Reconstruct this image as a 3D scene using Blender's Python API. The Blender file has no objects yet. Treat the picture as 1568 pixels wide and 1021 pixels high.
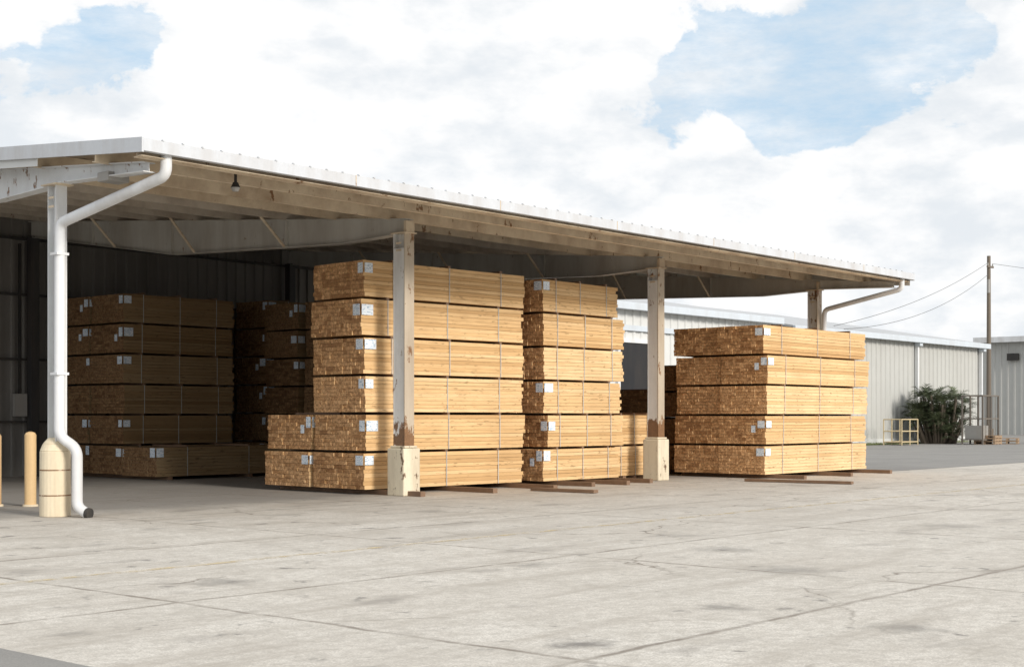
import bpy, math, random
from mathutils import Vector, Matrix
random.seed(7)
D=bpy.data
scene=bpy.context.scene
R=random.uniform

# ---------------------------------------------------------------- node helpers
class NT:
    def __init__(s,tree):
        s.t=tree; s.n=tree.nodes; s.l=tree.links
    def new(s,typ,**kw):
        n=s.n.new(typ)
        for k,v in kw.items(): setattr(n,k,v)
        return n
    def put(s,sock,v):
        if isinstance(v,bpy.types.NodeSocket): s.l.new(v,sock)
        elif v is not None:
            if isinstance(v,(tuple,list)) and len(v)==3 and sock.type=='RGBA': v=(*v,1)
            sock.default_value=v
    def math(s,op,a,b=None,c=None,clamp=False):
        n=s.new('ShaderNodeMath',operation=op); n.use_clamp=clamp
        s.put(n.inputs[0],a)
        if b is not None: s.put(n.inputs[1],b)
        if c is not None: s.put(n.inputs[2],c)
        return n.outputs[0]
    def mix(s,f,a,b,blend='MIX'):
        n=s.new('ShaderNodeMix',data_type='RGBA',blend_type=blend)
        s.put(n.inputs[0],f); s.put(n.inputs[6],a); s.put(n.inputs[7],b)
        return n.outputs[2]
    def noise(s,vec,scale,detail=4,rough=.55,dist=0):
        n=s.new('ShaderNodeTexNoise'); s.put(n.inputs['Vector'],vec)
        n.inputs['Scale'].default_value=scale; n.inputs['Detail'].default_value=detail
        n.inputs['Roughness'].default_value=rough; n.inputs['Distortion'].default_value=dist
        return n.outputs['Fac']
    def mapr(s,v,a,b,c=0.,d=1.,smooth=False):
        n=s.new('ShaderNodeMapRange'); n.clamp=True
        if smooth: n.interpolation_type='SMOOTHSTEP'
        s.put(n.inputs[0],v)
        for i,x in enumerate((a,b,c,d)): n.inputs[i+1].default_value=x
        return n.outputs[0]
    def mapping(s,vec,scale=(1,1,1),loc=(0,0,0),rot=(0,0,0)):
        n=s.new('ShaderNodeMapping'); s.put(n.inputs[0],vec)
        n.inputs[1].default_value=loc; n.inputs[2].default_value=rot; n.inputs[3].default_value=scale
        return n.outputs[0]
    def sep(s,vec):
        n=s.new('ShaderNodeSeparateXYZ'); s.put(n.inputs[0],vec); return n.outputs
def newmat(name,rough=.7,metal=0.):
    m=D.materials.new(name); m.use_nodes=True
    t=NT(m.node_tree); b=m.node_tree.nodes['Principled BSDF']
    b.inputs['Roughness'].default_value=rough; b.inputs['Metallic'].default_value=metal
    b.inputs['Specular IOR Level'].default_value=.3
    geo=t.new('ShaderNodeNewGeometry')
    return m,t,b,geo.outputs['Position']

# ---------------------------------------------------------------- materials
def paint(name,col,dirt=(.25,.19,.13),amt=.35,scale=1.5,rough=.55,rust=None,rustamt=0.,streak=True,rz=None):
    m,t,b,P=newmat(name,rough)
    v=t.mapping(P,scale=(1,1,.18 if streak else 1))
    n=t.noise(v,scale,5,.65); n2=t.noise(P,scale*7,3,.6)
    f=t.mapr(n,.42,.75,0,amt)
    c=t.mix(f,col,dirt)
    c=t.mix(t.mapr(n2,.3,.7,0,.18),c,tuple(x*.7 for x in col))
    if rust:
        n3=t.noise(t.mapping(P,scale=(1,1,.5)),4.5,5,.7)
        if rz:
            z=t.sep(P)[2]
            extra=t.mapr(z,rz[0],rz[1],.20,0)
            extra2=t.mapr(z,4.0,4.55,0,.10)
            n3=t.math('ADD',n3,t.math('ADD',extra,extra2))
        f=t.mapr(n3,.68-rustamt,.72-rustamt,0,.95)
        rc=t.mix(t.noise(P,25,2),rust,tuple(x*.35 for x in rust))
        c=t.mix(f,c,rc)
    t.put(b.inputs['Base Color'],c)
    return m
RUST=(.30,.15,.065)
M={}
M['white']=paint('white_paint',(.74,.75,.76),amt=.45)
M['colwhite']=paint('white_painted_steel',(.78,.775,.755),amt=.5,rust=RUST,rustamt=.06,rz=(1.0,1.6))
M['col1']=paint('white_painted_steel_clean',(.72,.73,.73),amt=.35,rust=RUST,rustamt=.0,rz=(.9,1.3))
M['coltan']=paint('weathered_steel',(.52,.44,.34),dirt=(.28,.2,.13),amt=.8,rust=RUST,rustamt=.08,rz=(1.0,1.6))
M['ped']=paint('cream_painted_concrete',(.76,.68,.52),dirt=(.36,.27,.18),amt=.7,scale=3,rust=(.20,.12,.07),rustamt=.09,rough=.85)
M['ped1']=paint('cream_painted_bollard_concrete',(.74,.64,.47),dirt=(.42,.32,.2),amt=.6,scale=3,rough=.85)
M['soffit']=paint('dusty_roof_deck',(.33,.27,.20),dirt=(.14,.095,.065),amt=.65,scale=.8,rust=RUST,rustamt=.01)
M['purlin']=paint('tan_purlin_paint',(.70,.585,.43),dirt=(.27,.16,.09),amt=.75,rust=RUST,rustamt=.07,streak=False)
M['purlin2']=paint('grey_purlin_paint',(.56,.50,.42),dirt=(.2,.14,.1),amt=.7,rust=RUST,rustamt=.03,streak=False)
M['rafter']=paint('grey_rafter_paint',(.56,.54,.49),dirt=(.24,.18,.13),amt=.6,rust=RUST,rustamt=.02)
M['rooftop']=paint('galvanised_roof',(.50,.51,.52),amt=.2)
M['fascia']=paint('fascia_paint',(.58,.60,.63),dirt=(.36,.31,.26),amt=.5,scale=2.5,rust=RUST,rustamt=-.03)
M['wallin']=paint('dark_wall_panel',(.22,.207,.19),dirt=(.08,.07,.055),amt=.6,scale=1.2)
M['girt']=paint('dark_girt',(.05,.05,.05),amt=.3)
M['blackm']=paint('black_iron',(.03,.03,.03),amt=.2)
M['bollard']=paint('bollard_paint',(.66,.46,.24),dirt=(.3,.2,.12),amt=.5,scale=4)
M['greywall']=paint('grey_wall_panel',(.50,.50,.475),dirt=(.38,.37,.33),amt=.35,scale=.25)
M['whitewall']=paint('white_wall_panel',(.66,.665,.65),dirt=(.48,.48,.45),amt=.3,scale=.25)
M['bluetrim']=paint('pale_roof_trim',(.58,.63,.68),amt=.2)
M['dark']=paint('dark_opening',(.02,.02,.022),amt=.1)
M['polewood']=paint('pole_wood',(.16,.13,.10),amt=.4)
M['cable']=paint('cable',(.10,.10,.10),amt=.1)
M['railing']=paint('cream_railing',(.62,.5,.3),amt=.3)
M['rack']=paint('rack_steel',(.16,.14,.12),amt=.4)
M['strap']=paint('steel_strap',(.50,.49,.46),amt=.1,rough=.4)
M['dun']=paint('dunnage_wood',(.24,.15,.095),dirt=(.1,.06,.035),amt=.6,scale=3,streak=False)
M['lamp']=paint('lamp_housing',(.35,.34,.32),amt=.3)
M['pallet']=paint('pallet_wood',(.40,.28,.18),dirt=(.18,.12,.08),amt=.6,scale=3,streak=False)

def wood(name,a,bb,dk,end=False):
    m,t,b,P=newmat(name,.8)
    at=t.new('ShaderNodeAttribute',attribute_name='tint'); tint=at.outputs['Fac']
    c=t.mix(tint,a,bb)
    if end:
        n=t.noise(P,22,4,.75)
        c=t.mix(t.mapr(n,.44,.60,0,.8),c,dk)
        n=t.noise(P,7,2,.6)
        c=t.mix(t.mapr(n,.45,.7,0,.3),c,dk)
        n=t.noise(P,15,2,.6)
        c=t.mix(t.mapr(n,.58,.64,0,.6),c,tuple(min(1,x*1.3) for x in a))
    else:
        n=t.noise(t.mapping(P,scale=(1.2,30,30)),1.,4,.65)
        c=t.mix(t.mapr(n,.42,.72,0,.55),c,dk)
        n=t.noise(t.mapping(P,scale=(3,9,16)),1.7,2,.6)
        c=t.mix(t.mapr(n,.62,.68,0,.6),c,tuple(x*.5 for x in dk))
        n=t.noise(P,.9,3)
        c=t.mix(t.mapr(n,.35,.7,0,.3),c,tuple(x*.8 for x in dk))
    c=t.mix(t.mapr(tint,.88,.97,0,.55),c,dk)
    t.put(b.inputs['Base Color'],c)
    return m
sa,sb,sd=(.84,.60,.335),(.72,.465,.22),(.48,.29,.13)
ea,eb,ed=(.76,.46,.23),(.58,.32,.14),(.27,.13,.055)
M['wside']=wood('pine_board_side',sa,sb,sd)
M['wend']=wood('pine_board_end',ea,eb,ed,True)
k_=.42  # same boards darkened: shade inside the shed put into their colour
M['wside_shaded']=wood('pine_board_side_shaded',tuple(x*k_ for x in sa),tuple(x*k_ for x in sb),tuple(x*k_ for x in sd))
M['wend_shaded']=wood('pine_board_end_shaded',tuple(x*k_ for x in ea),tuple(x*k_ for x in eb),tuple(x*k_ for x in ed),True)
m,t,b,P=newmat('paper_label',.6)
n=t.noise(t.mapping(P,scale=(1,1,3)),22,2,.5)
t.put(b.inputs['Base Color'],t.mix(t.mapr(n,.54,.58,0,.7),(.80,.86,.92),(.26,.40,.55)))
M['label']=m

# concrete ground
m,t,b,P=newmat('concrete',.85)
xyz=t.sep(P)
wob=t.math('MULTIPLY',t.math('SUBTRACT',t.noise(P,1.3,3,.7),.5),.12)
def joint(ax,off,sp,w):
    q=t.math('ADD',t.math('DIVIDE',t.math('ADD',t.math('SUBTRACT',xyz[ax],off),wob),sp),1000.5)
    fr=t.math('ABSOLUTE',t.math('SUBTRACT',t.math('FRACT',q),.5))
    return t.mapr(t.math('MULTIPLY',fr,sp),w*.3,w,1,0)
j=t.math('MAXIMUM',joint(0,.3,4.6,.038),joint(1,-8.6,3.7,.038))
j=t.math('MULTIPLY',j,t.mapr(t.noise(P,1.4,4,.7),.36,.58,.15,1))
vo=t.new('ShaderNodeTexVoronoi',feature='DISTANCE_TO_EDGE'); vo.inputs['Scale'].default_value=.23
dn=t.new('ShaderNodeTexNoise'); t.put(dn.inputs['Vector'],P); dn.inputs['Scale'].default_value=.8; dn.inputs['Detail'].default_value=5
vm=t.new('ShaderNodeVectorMath',operation='MULTIPLY_ADD'); t.put(vm.inputs[0],dn.outputs['Color']); vm.inputs[1].default_value=(1.6,1.6,0); t.put(vm.inputs[2],P)
t.put(vo.inputs['Vector'],vm.outputs[0])
cr=t.mapr(vo.outputs['Distance'],0,.006,1,0)
cr=t.math('MULTIPLY',cr,t.mapr(t.noise(P,.35,2),.45,.6,0,.8))
base=t.mix(t.mapr(t.noise(P,.35,5,.6),.3,.7),(.82,.78,.71),(.67,.62,.55))
base=t.mix(t.mapr(t.noise(P,1.7,7,.78),.42,.62,0,.62),base,(.46,.42,.36))
base=t.mix(t.mapr(t.noise(P,11,4,.8),.44,.64,0,.65),base,(.41,.375,.325))
base=t.mix(t.mapr(t.noise(P,60,3,.8),.44,.62,0,.7),base,(.37,.34,.30))
st=t.noise(t.mapping(P,rot=(0,0,.35),scale=(.25,1.8,1)),1.0,5,.7)
base=t.mix(t.mapr(st,.51,.68,0,.6),base,(.37,.33,.28))
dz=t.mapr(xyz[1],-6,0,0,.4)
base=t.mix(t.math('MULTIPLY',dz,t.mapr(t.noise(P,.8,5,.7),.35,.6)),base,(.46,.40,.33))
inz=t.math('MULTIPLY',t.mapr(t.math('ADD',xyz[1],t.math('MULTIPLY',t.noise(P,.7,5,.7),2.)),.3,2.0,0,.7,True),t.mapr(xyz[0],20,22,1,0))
base=t.mix(inz,base,(.17,.16,.15))  # floor under the roof painted darker to deepen the interior shade
sv=t.noise(t.mapping(P,rot=(0,0,.2),scale=(.6,1.1,1)),1.25,4,.55)
base=t.mix(t.mapr(sv,.60,.71,0,.65),base,(.26,.235,.21))
sv=t.noise(t.mapping(P,loc=(7,3,0)),2.6,4,.6)
base=t.mix(t.mapr(sv,.63,.70,0,.75),base,(.14,.13,.12))
# individual oil spots left by parked trucks
wn2=t.math('MULTIPLY',t.noise(P,4.5,5,.65),.75)
for (x,y,rr,a) in ((-3.85,-11.96,.30,.8),(-2.03,-13.15,.36,.55),(-1.95,-11.75,.30,.55),(.5,-10.85,.55,.5),(-3.3,-7.8,.42,.5),(-5.6,-9.3,.2,.45),(1.8,-9.4,.5,.5),(4.5,-12.2,.5,.45),(6.2,-9.9,.6,.45),(-.6,-8.9,.3,.5)):
    dx=t.math('SUBTRACT',xyz[0],x); dy=t.math('SUBTRACT',xyz[1],y)
    dd=t.math('SQRT',t.math('ADD',t.math('MULTIPLY',dx,dx),t.math('MULTIPLY',dy,dy)))
    f=t.mapr(t.math('ADD',dd,wn2),.36,.36+rr,a,0,True)
    base=t.mix(f,base,(.13,.12,.11))
wn=t.new('ShaderNodeTexWhiteNoise',noise_dimensions='2D')
cx=t.new('ShaderNodeCombineXYZ')
t.put(cx.inputs[0],t.math('FLOOR',t.math('DIVIDE',t.math('SUBTRACT',xyz[0],.3),4.6)))
t.put(cx.inputs[1],t.math('FLOOR',t.math('DIVIDE',t.math('ADD',xyz[1],8.6),3.7)))
t.l.new(cx.outputs[0],wn.inputs['Vector'])
base=t.mix(t.math('MULTIPLY',wn.outputs[0],.25),base,(.48,.445,.395))
base=t.mix(t.math('MAXIMUM',t.math('MULTIPLY',j,.75),cr),base,(.17,.14,.11))
t.put(b.inputs['Base Color'],base)
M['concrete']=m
m,t,b,P=newmat('asphalt',.9)
c=t.mix(t.mapr(t.noise(P,.5,4,.6),.3,.7),(.21,.20,.19),(.29,.28,.26))
c=t.mix(t.mapr(t.noise(P,90,2,.7),.4,.7,0,.6),c,(.35,.335,.31))
t.put(b.inputs['Base Color'],c)
M['asphalt']=m
m,t,b,P=newmat('grass',.9)
t.put(b.inputs['Base Color'],t.mix(t.noise(P,6,3),(.07,.10,.03),(.16,.17,.07))); M['grass']=m
m,t,b,P=newmat('faded_yellow_paint',.8)
c=t.mix(t.noise(P,8,3),(.72,.57,.30),(.64,.55,.40)); t.put(b.inputs['Base Color'],c)
tr=t.new('ShaderNodeBsdfTransparent'); mx=t.new('ShaderNodeMixShader')
t.put(mx.inputs[0],t.mapr(t.noise(P,3.5,5,.75),.45,.60,0,.75)); t.l.new(tr.outputs[0],mx.inputs[1]); t.l.new(b.outputs[0],mx.inputs[2])
t.l.new(mx.outputs[0],m.node_tree.nodes['Material Output'].inputs[0]); M['yline']=m
def leafmat(name,c1,c2):
    m,t,b,P=newmat(name,.6)
    at=t.new('ShaderNodeAttribute',attribute_name='tint')
    t.put(b.inputs['Base Color'],t.mix(at.outputs['Fac'],c1,c2)); return m
M['leaf']=leafmat('leaves',(.03,.045,.02),(.13,.15,.08))

# ---------------------------------------------------------------- mesh builder
class MB:
    def __init__(s): s.v=[];s.f=[];s.m=[];s.t=[];s.mats=[]
    def mi(s,name):
        if name not in s.mats: s.mats.append(name)
        return s.mats.index(name)
    def quadverts(s,vs,faces,mat,tint=.5,X=None):
        o=len(s.v)
        for p in vs:
            p=Vector(p)
            if X is not None: p=X@p
            s.v.append(p)
        for i,f in enumerate(faces):
            s.f.append([o+k for k in f])
            s.m.append(s.mi(mat if isinstance(mat,str) else mat[i])); s.t.append(tint)
    def box(s,x0,x1,y0,y1,z0,z1,mat,tint=.5,X=None):
        vs=[(x0,y0,z0),(x1,y0,z0),(x1,y1,z0),(x0,y1,z0),(x0,y0,z1),(x1,y0,z1),(x1,y1,z1),(x0,y1,z1)]
        s.quadverts(vs,[(0,3,2,1),(4,5,6,7),(0,1,5,4),(1,2,6,5),(2,3,7,6),(3,0,4,7)],mat,tint,X)
    def slope(s,ua,ub,va,vb,zA0,zA1,zB0,zB1,mat):
        s.quadverts([(ua,va,zA0),(ub,va,zA0),(ub,vb,zB0),(ua,vb,zB0),(ua,va,zA1),(ub,va,zA1),(ub,vb,zB1),(ua,vb,zB1)],
          [(0,3,2,1),(4,5,6,7),(0,1,5,4),(1,2,6,5),(2,3,7,6),(3,0,4,7)],mat)
    def cyl(s,p0,p1,r0,r1,mat,n=12,tint=.5):
        p0=Vector(p0);p1=Vector(p1);d=(p1-p0).normalized()
        a=d.orthogonal().normalized();b=d.cross(a)
        vs=[];
        for p,r in((p0,r0),(p1,r1)):
            for i in range(n):
                t=2*math.pi*i/n; vs.append(p+a*math.cos(t)*r+b*math.sin(t)*r)
        fs=[tuple(range(n-1,-1,-1)),tuple(range(n,2*n))]+[(i,(i+1)%n,n+(i+1)%n,n+i) for i in range(n)]
        s.quadverts(vs,fs,mat,tint)
    def done(s,name,parent=None,smooth=False,bevel=0):
        me=D.meshes.new(name); me.from_pydata([tuple(p) for p in s.v],[],s.f)
        for x in s.mats: me.materials.append(M[x])
        me.polygons.foreach_set('material_index',s.m)
        at=me.attributes.new('tint','FLOAT','FACE'); at.data.foreach_set('value',s.t)
        import bmesh
        bm=bmesh.new(); bm.from_mesh(me); bmesh.ops.recalc_face_normals(bm,faces=bm.faces); bm.to_mesh(me); bm.free()
        if smooth: me.polygons.foreach_set('use_smooth',[True]*len(me.polygons))
        o=D.objects.new(name,me); scene.collection.objects.link(o)
        if parent: o.parent=parent
        if bevel:
            md=o.modifiers.new('bev','BEVEL'); md.width=bevel; md.segments=2; md.limit_method='ANGLE'
        return o
def empty(name,loc=(0,0,0)):
    e=D.objects.new(name,None); scene.collection.objects.link(e); e.empty_display_size=.5; return e
def smooth_path(pts,rad=.15,n=5):
    out=[Vector(pts[0])]
    for i in range(1,len(pts)-1):
        a,b,c=[Vector(p) for p in pts[i-1:i+2]]
        d1=(a-b);d2=(c-b); r=min(rad,d1.length*.45,d2.length*.45)
        p0=b+d1.normalized()*r;p1=b+d2.normalized()*r
        for k in range(n+1):
            t=k/n; out.append(p0*(1-t)**2+b*2*t*(1-t)+p1*t*t)
    out.append(Vector(pts[-1])); return out
def pipe(name,pts,r,mat,parent,rad=.2):
    c=D.curves.new(name,'CURVE'); c.dimensions='3D'; c.bevel_depth=r; c.bevel_resolution=4; c.use_fill_caps=True
    sp=c.splines.new('POLY'); P=smooth_path(pts,rad)
    sp.points.add(len(P)-1)
    for q,p in zip(sp.points,P): q.co=(*p,1)
    c.materials.append(M[mat]); o=D.objects.new(name,c); scene.collection.objects.link(o)
    if parent: o.parent=parent
    return o

# ---------------------------------------------------------------- ground
mb=MB(); S=1500
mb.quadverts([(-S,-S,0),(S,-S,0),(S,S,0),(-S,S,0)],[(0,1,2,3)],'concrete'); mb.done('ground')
mb=MB()
mb.quadverts([(21.6,-1.6,.004),(400,-1.6,.004),(400,300,.004),(21.6,300,.004)],[(0,1,2,3)],'asphalt'); mb.done('road')
mb=MB()
mb.quadverts([(-60,-60,.004),(-6.2,-60,.004),(-6.2,60,.004),(-60,60,.004)],[(0,1,2,3)],'asphalt'); mb.done('asphalt_pavement')
mb=MB()
mb.quadverts([(-6,-6.65,.004),(40,-6.65,.004),(40,-6.53,.004),(-6,-6.53,.004)],[(0,1,2,3)],'yline'); mb.done('painted_line')
mb=MB()
mb.quadverts([(45,12.9,.008),(62,12.9,.008),(62,14.0,.008),(45,14.0,.008)],[(0,1,2,3)],'grass')
for i in range(2500):
    x=R(45,62);y=R(12.9,14);h=R(.04,.14);w=.02
    mb.quadverts([(x-w,y,.008),(x+w,y,.008),(x+R(-.04,.04),y+R(-.04,.04),h)],[(0,1,2)],'grass')
mb.done('grass_strip')

# ---------------------------------------------------------------- shed
shed=empty('lumber_shed')
SL=.085
VE=-2.4; VW=12.0; U0=-.3; U1=21.2
def deckz(v): return 4.70+SL*(v-VE)     # underside of deck
COLS=[0,6.6,14.1,20.95]
mb=MB()
prof=[]; u=U0
while u<U1-.01:
    prof+= [(u,0),(u+.19,0),(u+.22,.03),(u+.27,.03)]
    u+=.30
prof.append((u,0)); U1=u
th=.012
for (a,za),(b,zb) in zip(prof[:-1],prof[1:]):
    vA,vB=VE-.025,VW+.3
    zA,zB=deckz(vA),deckz(vB)
    mb.quadverts([(a,vA,zA+za),(b,vA,zA+zb),(b,vB,zB+zb),(a,vB,zB+za)],[(0,1,2,3)],'soffit')
    mb.quadverts([(a,vA,zA+za+th),(b,vA,zA+zb+th),(b,vB,zB+zb+th),(a,vB,zB+za+th)],[(0,1,2,3)],'rooftop')
mb.done('roof_deck',shed)
mb=MB()
z=deckz(VE)
mb.box(U0-.02,U1+.02,VE-.045,VE-.032,z-.105,z+.046,'fascia')
mb.box(U0-.02,U1+.02,VE-.031,VE+.05,z-.105,z-.09,'fascia')
for ua,ub in((U0-.05,U0-.021),(U1+.021,U1+.05)):
    va,vb=VE-.045,VW+.3
    za,zb=deckz(va),deckz(vb)
    mb.slope(ua,ub,va,vb,za-.12,za+.06,zb-.12,zb+.06,'fascia')
mb.done('eave_and_rake_trim',shed)
mb=MB()
for u in [3.2,6.3,9.4,12.5,15.6,18.7]:
    mb.box(u,u+.014,VE-.049,VE-.0452,z-.105,z+.048,'purlin')
for i in range(70):
    u=U0+.15+i*.30+.1
    mb.box(u,u+.025,VE-.055,VE-.02,z+.046,z+.062,'fascia')   # roof screw caps/rib closures
mb.done('trim_joints',shed)
mb=MB()
vs=[VE+.14,-1.35,.25,1.6,2.95,4.3,5.65,7.0,8.35,9.7,11.05]
for i,v in enumerate(vs):
    zt=deckz(v)-.003; dp=.20 if i else .17
    mat='purlin' if i<4 else 'purlin2'
    mb.box(U0+.01,U1-.01,v,v+.012,zt-dp,zt,mat)
    mb.box(U0+.01,U1-.01,v+.0125,v+.07,zt-.014,zt-.004,mat)
    mb.box(U0+.01,U1-.01,v+.0125,v+.07,zt-dp,zt-dp+.012,mat)
    if i==0:
        mb.box(U0+.01,U1-.01,v-.09,v-.001,zt-dp+.01,zt-dp+.02,mat)
mb.done('purlins',shed)
pipe('eave_conduit',[(.4,-.9,deckz(-.9)-.13),(20.8,-.9,deckz(-.9)-.13)],.03,'coltan',shed)
def rafterprof(v):
    pts=[(VE+.3,.10),(-.15,.20),(.2,.26),(1.5,.42),(6.5,.66),(11.8,.32)]
    for (a,da),(b,db) in zip(pts[:-1],pts[1:]):
        if v<=b: return da+(db-da)*(v-a)/(b-a)
    return .32
for k,u in enumerate(COLS):
    mb=MB(); mat='col1' if k==0 else 'rafter'
    pv=[VE+.3,-.15,.2,1.5,6.5,11.8]
    if k in(1,2): pv=pv[1:]
    for a,b in zip(pv[:-1],pv[1:]):
        ta,tb=deckz(a)-.205,deckz(b)-.205
        ba,bb=ta-rafterprof(a),tb-rafterprof(b)
        mb.slope(u-.006,u+.006,a,b,ba,ta,bb,tb,mat)
        for (za,zb) in ((ta,tb),(ba-.014,bb-.014)):
            mb.slope(u-.09,u+.09,a,b,za,za+.013,zb,zb+.013,mat)
    for v in (3.0,6.5,9.3):
        zt=deckz(v)-.21; mb.box(u-.07,u+.07,v-.005,v+.005,zt-rafterprof(v)+.005,zt,mat)
    if k==3:
        mb.slope(U1-.03,U1-.015,VE+.05,VW,deckz(VE)-.24,deckz(VE)-.004,deckz(VW)-.45,deckz(VW)-.004,'rafter')
    if k==0:
        mb.slope(U0+.0,U0+.008,.0,VW,deckz(0)-.22,deckz(0)-.004,deckz(VW)-.30,deckz(VW)-.004,'whitewall')
    mb.done('rafter_%d'%(k+1),shed)
    mb=MB()
    for v in (3.02,5.72,8.42):
        zb=deckz(v)-.2-rafterprof(v); zt=deckz(v)-.1
        for sg in (-1,1):
            if (k==0 and sg<0) or (k==3 and sg>0): continue
            mb.cyl((u+sg*.08,v,zb),(u+sg*.75,v,zt),.026,.026,'purlin',6)
    mb.done('flange_braces_%d'%(k+1),shed)
for k,u in enumerate(COLS):
    mb=MB(); ztop=deckz(0)-.205-rafterprof(0)-.02
    fw=.115 if k else .085; dv=.135 if k else .10
    mt='col1' if k==0 else 'colwhite'
    mf='col1' if k==0 else 'coltan'
    mb.box(u-fw,u+fw,-dv,-dv+.015,.5,ztop,mf)
    mb.box(u-fw,u+fw,dv-.015,dv,.5,ztop,mt)
    mb.box(u-.006,u+.006,-dv+.016,dv-.016,.5,ztop,mt)
    if k in(1,2):
        mb.box(u-fw+.004,u-fw+.012,-.119,.119,.5,ztop-.25,mt)
    mb.box(u-.14,u+.14,-.18,.18,ztop,ztop+.018,'purlin')
    if k: mb.box(u-.10,u+.10,-.16,-.10,ztop+.019,ztop+.21,'purlin')
    for zz in (ztop-.30,ztop-.18):
        mb.box(u-fw-.012,u-fw-.001,-.06,.06,zz,zz+.03,'purlin')
    mb.done('column_%d'%(k+1),shed)
    mb=MB()
    if k==0:
        h=.88; mb.cyl((u-.02,.02,0),(u-.02,.02,h),.205,.20,'ped1',24)
        mb.cyl((u-.02,.02,h),(u-.02,.02,h+.10),.20,.16,'ped1',24); mb.cyl((u-.02,.02,h+.10),(u-.02,.02,h+.18),.16,.09,'ped1',24)
        mb.done('column_pedestal_%d'%(k+1),shed,bevel=.01)
    else:
        h={1:.82,2:.88,3:.85}[k]; w=.20 if k<3 else .14
        if k==3: mb.box(u-w,u+w,-w+.02,w,0,h,'ped')
        else:
            mb.box(u-w,u+w,-w,w,0,h*.985,'ped')
            mb.box(u-w+.03,u+w-.03,-w+.03,w-.03,h*.985+.001,h+.03,'ped')
        mb.done('column_pedestal_%d'%(k+1),shed,bevel=.03)
mb=MB()
mb.cyl((-.02,.02,.28),(-.02,.02,.295),.208,.208,'coltan',24); mb.cyl((-.02,.02,.62),(-.02,.02,.635),.206,.206,'coltan',24)
mb.done('pedestal_bands',shed)
def ribwall(name,parent,p0,p1,z0,z1,mat,step=.3,h=.03,side=1,z1b=None):
    p0=Vector((*p0,0));p1=Vector((*p1,0)); d=(p1-p0); L=d.length; d.normalize(); nrm=Vector((d.y,-d.x,0))*side
    pts=[];s=0
    while s<L-.001:
        for (ds,hh) in((0,0),(step*.62,0),(step*.70,h),(step*.92,h)):
            if s+ds<L: pts.append((s+ds,hh))
        s+=step
    pts.append((L,0))
    mb=MB()
    zb=z1 if z1b is None else z1b
    for (a,ha),(b,hb) in zip(pts[:-1],pts[1:]):
        A=p0+d*a+nrm*ha;B=p0+d*b+nrm*hb
        za=z1+(zb-z1)*a/L; zc=z1+(zb-z1)*b/L
        mb.quadverts([(A.x,A.y,z0),(B.x,B.y,z0),(B.x,B.y,zc),(A.x,A.y,za)],[(0,1,2,3)],mat)
    return mb.done(name,parent)
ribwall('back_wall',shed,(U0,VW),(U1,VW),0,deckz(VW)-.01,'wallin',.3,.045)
mb=MB()
for z in (1.2,2.6,4.05,5.3): mb.box(U0,U1,VW-.16,VW-.05,z,z+.05,'girt')
for u in COLS: mb.box(u-.1,u+.1,VW-.36,VW-.17,0,deckz(VW)-.55,'girt')
mb.box(7.05,7.12,VW-.25,VW-.17,0,5.2,'blackm'); mb.box(7.3,7.34,VW-.25,VW-.17,0,5.2,'blackm')
mb.box(6.15,6.45,VW-.27,VW-.17,1.35,1.85,'lamp'); mb.box(6.28,6.32,VW-.25,VW-.17,1.85,5.2,'blackm')
mb.done('wall_framing',shed)
r=.072
pipe('downspout_1',[(.11,VE+.10,4.62),(.11,VE+.10,4.36),(-.08,-.20,3.93),(-.08,-.18,1.08),(.05,-.40,.92),(.05,-.40,.14),(.11,-.55,.05)],r,'white',shed,.12)
pipe('downspout_4',[(20.95,VE+.10,4.62),(20.95,VE+.10,4.36),(21.0,-.24,3.97),(21.0,-.225,3.3),(21.16,-.2,3.0),(21.16,-.2,.1)],.06,'white',shed,.12)
mb=MB()
mb.cyl((.106,-.54,.056),(.125,-.59,.05),.076,.078,'blackm',16)
for z in (3.5,1.9): mb.box(-.17,.01,-.27,-.10,z,z+.035,'white')
mb.done('downspout_outlet_and_brackets',shed)
mb=MB()
mb.box(-.10,.22,-1.35,-1.10,4.38,4.50,'lamp'); mb.box(.04,.08,-1.25,-1.21,4.50,4.62,'blackm'); mb.done('floodlight',shed,bevel=.01)
mb=MB()
mb.cyl((1.55,-1.85,4.50),(1.55,-1.85,4.43),.035,.065,'blackm'); mb.cyl((1.55,-1.85,4.43),(1.55,-1.85,4.38),.065,.04,'lamp'); mb.cyl((1.55,-1.85,4.72),(1.55,-1.85,4.50),.02,.02,'blackm')
mb.done('soffit_lamp',shed)

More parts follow.
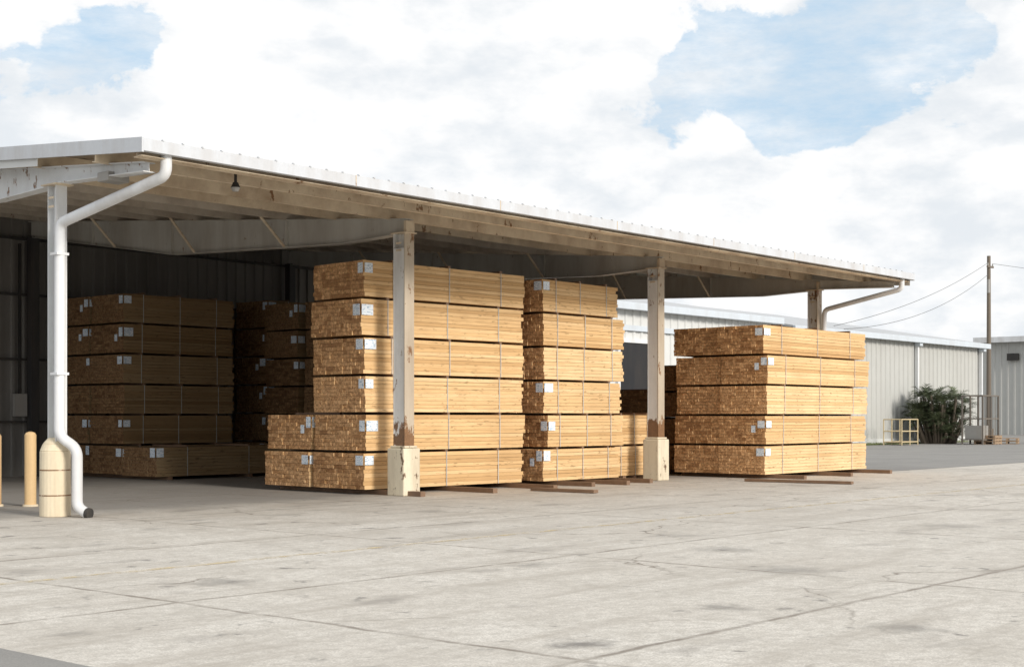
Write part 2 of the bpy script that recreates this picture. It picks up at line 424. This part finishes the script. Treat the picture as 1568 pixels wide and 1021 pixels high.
# ---------------------------------------------------------------- lumber
def lumber(u0,v0,L,n,W=1.20,pitch=.665,yaw=0,nr=9,nc=12,z0=.09,jit=.03,labels=True,ext=0,lens=None,straps=(.16,.5,.84),shaded=False):
    mb=MB(); H=pitch-.045
    ws,we=('wside_shaded','wend_shaded') if shaded else ('wside','wend')
    X0=Matrix.Translation((u0,v0,0))@Matrix.Rotation(math.radians(yaw),4,'Z')
    bp=[.35,L/2,L-.35]
    for q in bp:
        e=ext if ext else .0
        mb.box(q-.055,q+.055,-e*R(.8,1.1)-.02,W+.02,.0,z0-.006,'dun',X=X0)
    for k in range(n):
        zb=z0+k*pitch
        Lk=L if not lens else lens[k%len(lens)]
        X=X0@Matrix.Translation((R(-jit,jit)*1.2,R(-jit,jit),0))@Matrix.Rotation(R(-.012,.012),4,'Z')
        bw=W/nc; bh=H/nr; bt=R(-.35,.35)
        for r_ in range(nr):
            c=0; rowj=R(-.007,.007)
            while c<nc:
                w=1 if random.random()<.55 else 2
                w=min(w,nc-c)
                e0=R(-.016,.016); e1=R(-.04,.04)
                y0=c*bw+.0012; y1=(c+w)*bw-.0012
                if c==0: y0+=rowj+R(-.006,.006)
                sh=R(.0008,.0035)
                mb.box(e0,Lk+e1,y0,y1,zb+r_*bh+sh,zb+(r_+1)*bh-sh,
                       (ws,ws,ws,we,ws,we),tint=min(1,max(0,random.random()+bt)),X=X)
                c+=w
        for f in straps:
            q=Lk*f+R(-.04,.04)
            mb.box(q-.009,q+.009,-.015,-.012,zb,zb+H,'strap',X=X)
            mb.box(q-.009,q+.009,-.015,W,zb+H+.0015,zb+H+.003,'strap',X=X)
            mb.box(q-.03,q+.03,-.008,W+.01,zb+H+.004,zb+pitch-.002,'dun',X=X)
        if labels and random.random()<.93:
            lz=zb+H-.20-R(0,.03)
            lh=R(.15,.20)
            if k%3==1: lz-=R(0,.08)
            wa=R(.13,.22); wb=R(.17,.27)
            mb.box(-.023,-.019,.015,wa,lz,lz+lh,'label',X=X)
            mb.box(.0,wb,-.021,-.017,lz+.004,lz+lh-.004,'label',X=X)
            if random.random()<.3:
                mb.box(-.023,-.019,wa+.06,wa+.16,lz-.1,lz+.05,'label',X=X)
    return mb.done('lumber_stack')
lumber(6.25,.62,3.95,6,W=1.40,yaw=-3.5,ext=1.15)
lumber(6.33,2.06,4.0,2,W=1.30,yaw=-3.5,ext=0)
lumber(10.76,.30,2.6,6,yaw=0,ext=.95,jit=.07,lens=[2.5,2.42,2.5,2.55,2.6,2.44],pitch=.66)
lumber(10.95,1.75,3.6,6,yaw=0)
lumber(13.45,.62,1.45,2,labels=False)
lumber(13.2,1.95,3.0,2,labels=False)
lumber(16.2,-1.42,4.75,5,W=1.17,pitch=.655,yaw=0,ext=.9,jit=.05)
lumber(16.25,-.21,4.4,5,W=1.17,pitch=.655,yaw=0,labels=False)
lumber(17.1,1.1,3.6,4,pitch=.62,labels=False,shaded=True)
lumber(17.2,2.4,3.6,3,pitch=.64,labels=False,shaded=True)
lumber(17.0,3.7,3.6,3,pitch=.64,shaded=True)
lumber(7.2,7.95,5.0,1,z0=.07,shaded=True)
lumber(7.2,9.15,2.95,6,W=1.24,pitch=.66,shaded=True)
lumber(7.2,10.43,2.95,6,W=1.24,pitch=.66,shaded=True)
lumber(11.3,8.15,4.0,6,pitch=.66,shaded=True)
lumber(11.4,9.42,4.0,6,pitch=.68,shaded=True)
lumber(11.4,6.85,4.0,6,pitch=.66,shaded=True)
lumber(11.35,5.5,4.0,5,pitch=.66,labels=False,shaded=True)
lumber(11.3,4.2,4.0,5,pitch=.66,labels=False,shaded=True)

mb=MB()
for (x,y,l,a) in ((14.9,-1.7,2.3,-84),(9.2,-.7,1.4,-88)):
    X=Matrix.Translation((x,y,0))@Matrix.Rotation(math.radians(a),4,'Z')
    mb.box(0,l,-.07,.07,.006,.06,'dun',X=X)
    mb.box(.4,l-.3,.09,.17,.006,.045,'dun',X=X)
mb.done('timber_dunnage')

# ---------------------------------------------------------------- bollards
def bollard(x,y,h=1.12,r=.085):
    mb=MB(); mb.cyl((x,y,0),(x,y,h-.05),r,r,'bollard',20)
    mb.cyl((x,y,h-.05),(x,y,h-.015),r,r*.75,'bollard',20); mb.cyl((x,y,h-.015),(x,y,h),r*.75,r*.25,'bollard',20)
    mb.cyl((x,y,0),(x,y,.03),r*1.35,r*1.3,'ped1',20)
    return mb.done('bollard')
bollard(.90,2.2); bollard(.56,2.60,1.1); bollard(4.2,9.7,1.25,.07)

# ---------------------------------------------------------------- background buildings
def warehouse(name,x0,x1,y0,y1,h,mat,ridge=1.6,trim='bluetrim',step=.5):
    e=empty(name)
    ribwall('front_wall',e,(x0,y0),(x1,y0),0,h,mat,step,.05,1)
    ribwall('rear_wall',e,(x0,y1),(x1,y1),0,h,mat,step,.05,-1)
    mb=MB()
    ym=(y0+y1)/2
    for x in (x0,x1): mb.quadverts([(x,y0,0),(x,y1,0),(x,y1,h),(x,ym,h+ridge),(x,y0,h)],[(0,1,2,3,4)],mat)
    mb.done('end_walls',e)
    mb=MB()
    o=.35
    for (ya,yb,za,zb) in((y0-o,ym,h-.04,h+ridge),(ym,y1+o,h+ridge,h-.04)):
        mb.slope(x0-.3,x1+.3,ya,yb,za+.02,za+.12,zb+.02,zb+.12,'rooftop')
    mb.done('roof',e)
    mb=MB(); mb.box(x0-.32,x1+.32,y0-o-.14,y0-o-.002,h-.20,h+.07,trim); mb.done('gutter',e,bevel=.02)
    return e
A=warehouse('metal_warehouse',44.6,65.6,14.1,40,5.25,'greywall',2.2,'bluetrim')
mb=MB()
for x in (65.3,57.2): 
    mb.box(x-.07,x+.07,13.86,14.02,.1,5.05,'white')
    mb.box(x-.16,x+.16,13.7,14.0,4.9,5.15,'bluetrim')
mb.box(44.6,65.6,14.02,14.07,0,.25,'whitewall')
mb.done('downspouts',A)
mb=MB(); mb.box(60.5,61.6,14.0,14.08,0,2.2,'whitewall'); mb.box(60.4,61.7,13.99,14.06,2.2,2.32,'dark'); mb.done('door',A)
C=warehouse('white_warehouse',22.5,43.0,14.1,40,5.5,'whitewall',2.2,'bluetrim')
mb=MB()
mb.box(31.9,33.7,14.0,14.12,0,4.1,'dark')
mb.box(31.75,31.9,13.96,14.1,0,4.25,'white'); mb.box(33.7,33.85,13.96,14.1,0,4.25,'white'); mb.box(31.9,33.7,13.96,14.1,4.1,4.25,'white')
mb.box(36.0,38.6,14.0,14.08,0,3.2,'greywall')
mb.box(22.5,43,13.95,14.05,4.55,4.75,'bluetrim')
mb.done('doors_and_trim',C)
B=empty('grey_warehouse')
ribwall('gable_wall',B,(91.3,24.5),(91.3,-20),0,6.9,'greywall',.5,.05,1,7.0)
ribwall('side_wall',B,(91.3,24.5),(150,24.5),0,6.9,'greywall',.5,.05,-1)
mb=MB(); mb.box(91.0,150,-20.2,24.9,6.92,7.12,'bluetrim'); mb.box(90.6,90.97,-20.2,24.9,6.72,7.12,'white')
mb.box(91.1,91.28,20,20.25,.1,6.7,'white'); mb.box(90.9,91.2,21.7,22.5,5.4,5.9,'blackm'); mb.box(91.15,91.25,15.5,19,0,4.4,'whitewall')
mb.box(91.3,150,-20,-19.9,0,6.9,'greywall'); mb.done('roof_and_details',B)

# ---------------------------------------------------------------- utility pole + wires
pl=empty('utility_pole'); px,py=82.4,20.4
mb=MB(); mb.cyl((px,py,0),(px,py,12.1),.17,.12,'polewood',12)
mb.box(px-.5,px+.5,py-.15,py-.05,11.3,11.42,'polewood'); mb.cyl((px-.4,py-.1,11.42),(px-.4,py-.1,11.6),.05,.04,'lamp',8); mb.cyl((px+.4,py-.1,11.42),(px+.4,py-.1,11.6),.05,.04,'lamp',8)
mb.cyl((px-.28,py-.1,9.6),(px-.28,py-.1,10.5),.10,.10,'lamp',12)
mb.done('pole',pl)
def wire(a,b,sag,i):
    a=Vector(a);b=Vector(b); pts=[]
    for k in range(25):
        t=k/24; p=a.lerp(b,t); p.z-=sag*4*t*(1-t); pts.append(p)
    c=D.curves.new('wire','CURVE'); c.dimensions='3D'; c.bevel_depth=.013
    sp=c.splines.new('POLY'); sp.points.add(24)
    for q,p in zip(sp.points,pts): q.co=(*p,1)
    c.materials.append(M['cable']); o=D.objects.new('wire_%d'%i,c); scene.collection.objects.link(o); o.parent=pl
wire((px-.4,py-.1,11.6),(48.5,14.0,5.5),.5,1)
wire((px,py,10.9),(49.5,14.0,5.4),.8,2)
wire((px+.4,py-.1,11.6),(130,-14,11.5),1.5,3)

# ---------------------------------------------------------------- yard items on the right
def railing(x,y):
    mb=MB()
    w,d,h=1.7,.9,1.2
    for (a,b) in ((0,0),(w/2,0),(w,0),(0,d),(w/2,d),(w,d)): mb.cyl((x+a,y-b,0),(x+a,y-b,h),.03,.03,'railing',8)
    for z in (.15,.65,h):
        mb.cyl((x,y,z),(x+w,y,z),.025,.025,'railing',8); mb.cyl((x,y-d,z),(x+w,y-d,z),.025,.025,'railing',8)
        mb.cyl((x,y,z),(x,y-d,z),.025,.025,'railing',8); mb.cyl((x+w,y,z),(x+w,y-d,z),.025,.025,'railing',8)
    mb.box(x+.1,x+w-.1,y-d+.05,y-.05,.10,.14,'rack')
    return mb.done('safety_railing')
railing(50.9,12.7)
def rack(x,y):
    mb=MB(); w,d,h=1.9,1.0,2.35
    for a in (0,w/2,w):
        for b in (0,d): mb.box(x+a-.035,x+a+.035,y-b-.035,y-b+.035,0,h,'rack')
    for z in (.2,1.2,h-.05):
        for b in (0,d): mb.box(x,x+w,y-b-.03,y-b+.03,z,z+.06,'rack')
        for a in (0,w): mb.box(x+a-.03,x+a+.03,y-d,y,z+.002,z+.058,'rack')
    for i in range(9): mb.box(x+.1+i*.2,x+.13+i*.2,y-d-.01,y-d+.01,.2,h,'rack') if i%2 else None
    mb.box(x+.1,x+1.0,y-d+.1,y-.1,.26,.9,'lamp'); mb.box(x+1.05,x+1.7,y-d+.15,y-.15,.26,.75,'polewood')
    return mb.done('steel_storage_rack')
rack(54.9,10.6)
def pallets(x,y,n,yaw):
    mb=MB(); X=Matrix.Translation((x,y,0))@Matrix.Rotation(yaw,4,'Z')
    for k in range(n):
        z=k*.145; o=R(-.05,.05)
        for i in range(7): mb.box(o+i*.175,o+i*.175+.1,0,1.0,z+.12,z+.142,'pallet',X=X)
        for j in (0,.46,.91): mb.box(o,o+1.15,j,j+.09,z+.022,z+.118,'pallet',X=X)
        for i in (0,3,6): mb.box(o+i*.175,o+i*.175+.1,0,1.0,z,z+.020,'pallet',X=X)
    return mb.done('wooden_pallet_pile')
pallets(55.4,9.2,3,.1); pallets(57.2,8.8,2,.3); pallets(58.6,8.0,3,-.2); pallets(60.6,7.6,2,.1)
def shrub(x,y,rx,h):
    mb=MB(); rnd=random.Random(3)
    for i in range(60):
        a=rnd.uniform(0,6.28); q=rnd.uniform(0,1)**.5
        hx=x+math.cos(a)*rx*.72*q; hy=y+math.sin(a)*rx*.72*q; hz=h*rnd.uniform(.10,.80)*(1-.2*q)
        head=Vector((hx,hy,hz))
        mb.cyl((x+(hx-x)*.6,y+(hy-y)*.6,0),head,.06,.045,'polewood',6)
        sh=rnd.random()
        for f in range(15):
            b=rnd.uniform(0,6.28); up=rnd.uniform(.0,1.15); ln=rnd.uniform(.5,.85)
            d=Vector((math.cos(b)*math.cos(up),math.sin(b)*math.cos(up),math.sin(up)))
            side=Vector((-math.sin(b),math.cos(b),0))
            p=head.copy(); N=9
            for s_ in range(N):
                t_=s_/N
                dd=(d+Vector((0,0,-1.1*t_*t_))).normalized(); p=p+dd*ln/N
                if s_<2: continue
                for sg in(-1,1):
                    ll=.34*math.sin(math.pi*(.15+.8*t_))
                    tip=p+(side*sg*.8+dd*.65+Vector((0,0,rnd.uniform(-.35,.15)))).normalized()*ll
                    w=dd*.024
                    tint=min(1,max(0,.3*sh+.35*up+rnd.uniform(-.1,.35)))
                    mb.quadverts([p-w,p+w,tip],[(0,1,2)],'leaf',tint)
    return mb.done('shrub')
shrub(56.0,12.2,2.15,3.45)

# ---------------------------------------------------------------- world
w=D.worlds.new('World'); scene.world=w; w.use_nodes=True
t=NT(w.node_tree); bg=w.node_tree.nodes['Background']
sdir=Vector((-.10,-1,0)).normalized(); el=math.radians(23)
sky=t.new('ShaderNodeTexSky',sky_type='NISHITA'); sky.sun_disc=False
sky.sun_elevation=el; sky.sun_rotation=math.atan2(sdir.x,sdir.y)
tc=t.new('ShaderNodeTexCoord').outputs['Generated']
blue=t.mix(1.,sky.outputs[0],(.10,.10,.10),'MULTIPLY')
blue=t.mix(.85,blue,(.53,.74,.94))
n1=t.noise(t.mapping(tc,scale=(1,1,1.6),loc=(3.1,.4,1.2)),6.2,7,.6,.2)
nd=t.new('ShaderNodeTexNoise'); t.put(nd.inputs['Vector'],tc); nd.inputs['Scale'].default_value=16; nd.inputs['Detail'].default_value=3
vv=t.new('ShaderNodeVectorMath',operation='MULTIPLY_ADD'); t.put(vv.inputs[0],nd.outputs['Color']); vv.inputs[1].default_value=(.05,.05,.05); t.put(vv.inputs[2],tc)
vo=t.new('ShaderNodeTexVoronoi',feature='F1'); vo.inputs['Scale'].default_value=19
t.put(vo.inputs['Vector'],t.mapping(vv.outputs[0],scale=(1,1,1.3)))
bil=t.mapr(vo.outputs['Distance'],0,.8,.07,-.07)
mask=t.math('ADD',n1,bil)
def hole(px_,py_,rad,amt):
    r_=(px_-784)/2164; e_=(637-py_)/2164
    d=Vector((.759+.651*r_,.651-.759*r_,e_)).normalized()
    vm=t.new('ShaderNodeVectorMath',operation='SUBTRACT'); t.put(vm.inputs[0],tc); vm.inputs[1].default_value=d
    v2=t.mapping(vm.outputs[0],scale=(1,1,1.7))
    ln=t.new('ShaderNodeVectorMath',operation='LENGTH'); t.put(ln.inputs[0],v2)
    return t.mapr(ln.outputs['Value'],0,rad,amt,0,True)
for h in ((1340,80,.13,.22),(1200,130,.11,.16),(1050,130,.09,.13),(130,100,.08,.19),(205,60,.07,.20),(60,40,.06,.10),(430,18,.055,.20),(1430,50,.06,.15),(1190,195,.05,.16)):
    mask=t.math('SUBTRACT',mask,hole(*h))
for h in ((380,160,.13,.14),(1440,190,.11,.12),(700,270,.30,.14),(1568,0,.07,.10),(650,60,.10,.06)):
    mask=t.math('ADD',mask,hole(*h))
cov=t.mapr(mask,.35,.415,0,1,True)
thin=t.mapr(t.noise(t.mapping(tc,scale=(1,1,3.2),loc=(.5,0,0)),10,6,.68),.30,.68,0,.85)
cov=t.math('MAXIMUM',cov,thin)
shade=t.math('ADD',t.noise(t.mapping(tc,scale=(1,1,2.2),loc=(0,0,.03)),7,6,.6),t.math('MULTIPLY',t.math('SUBTRACT',mask,.5),-.35))
shade=t.math('SUBTRACT',shade,t.math('MULTIPLY',bil,.5))
cc=t.mix(t.mapr(shade,.41,.62,0,.95,True),(1.03,1.03,1.03),(.80,.845,.89))
col=t.mix(cov,blue,cc)
t.put(bg.inputs['Color'],col); bg.inputs['Strength'].default_value=1.0

sun=D.lights.new('sun','SUN'); sun.energy=3.2; sun.angle=math.radians(15); sun.color=(1,.94,.86)
so=D.objects.new('sun',sun); scene.collection.objects.link(so)
S=Vector((sdir.x*math.cos(el),sdir.y*math.cos(el),math.sin(el)))
so.rotation_euler=(-S).to_track_quat('-Z','Y').to_euler(); so.location=(0,-30,30)

# ---------------------------------------------------------------- camera
cam=D.cameras.new('camera'); co=D.objects.new('camera',cam); scene.collection.objects.link(co)
co.location=(-10.5,-17.1,1.35)
ang=math.atan2(.651,.759)
co.rotation_euler=(math.pi/2,0,ang-math.pi/2)
cam.sensor_width=36; cam.lens=49.7; cam.shift_y=.0807; cam.clip_end=4000
scene.camera=co
scene.view_settings.view_transform='Standard'; scene.view_settings.look='None'; scene.view_settings.exposure=0
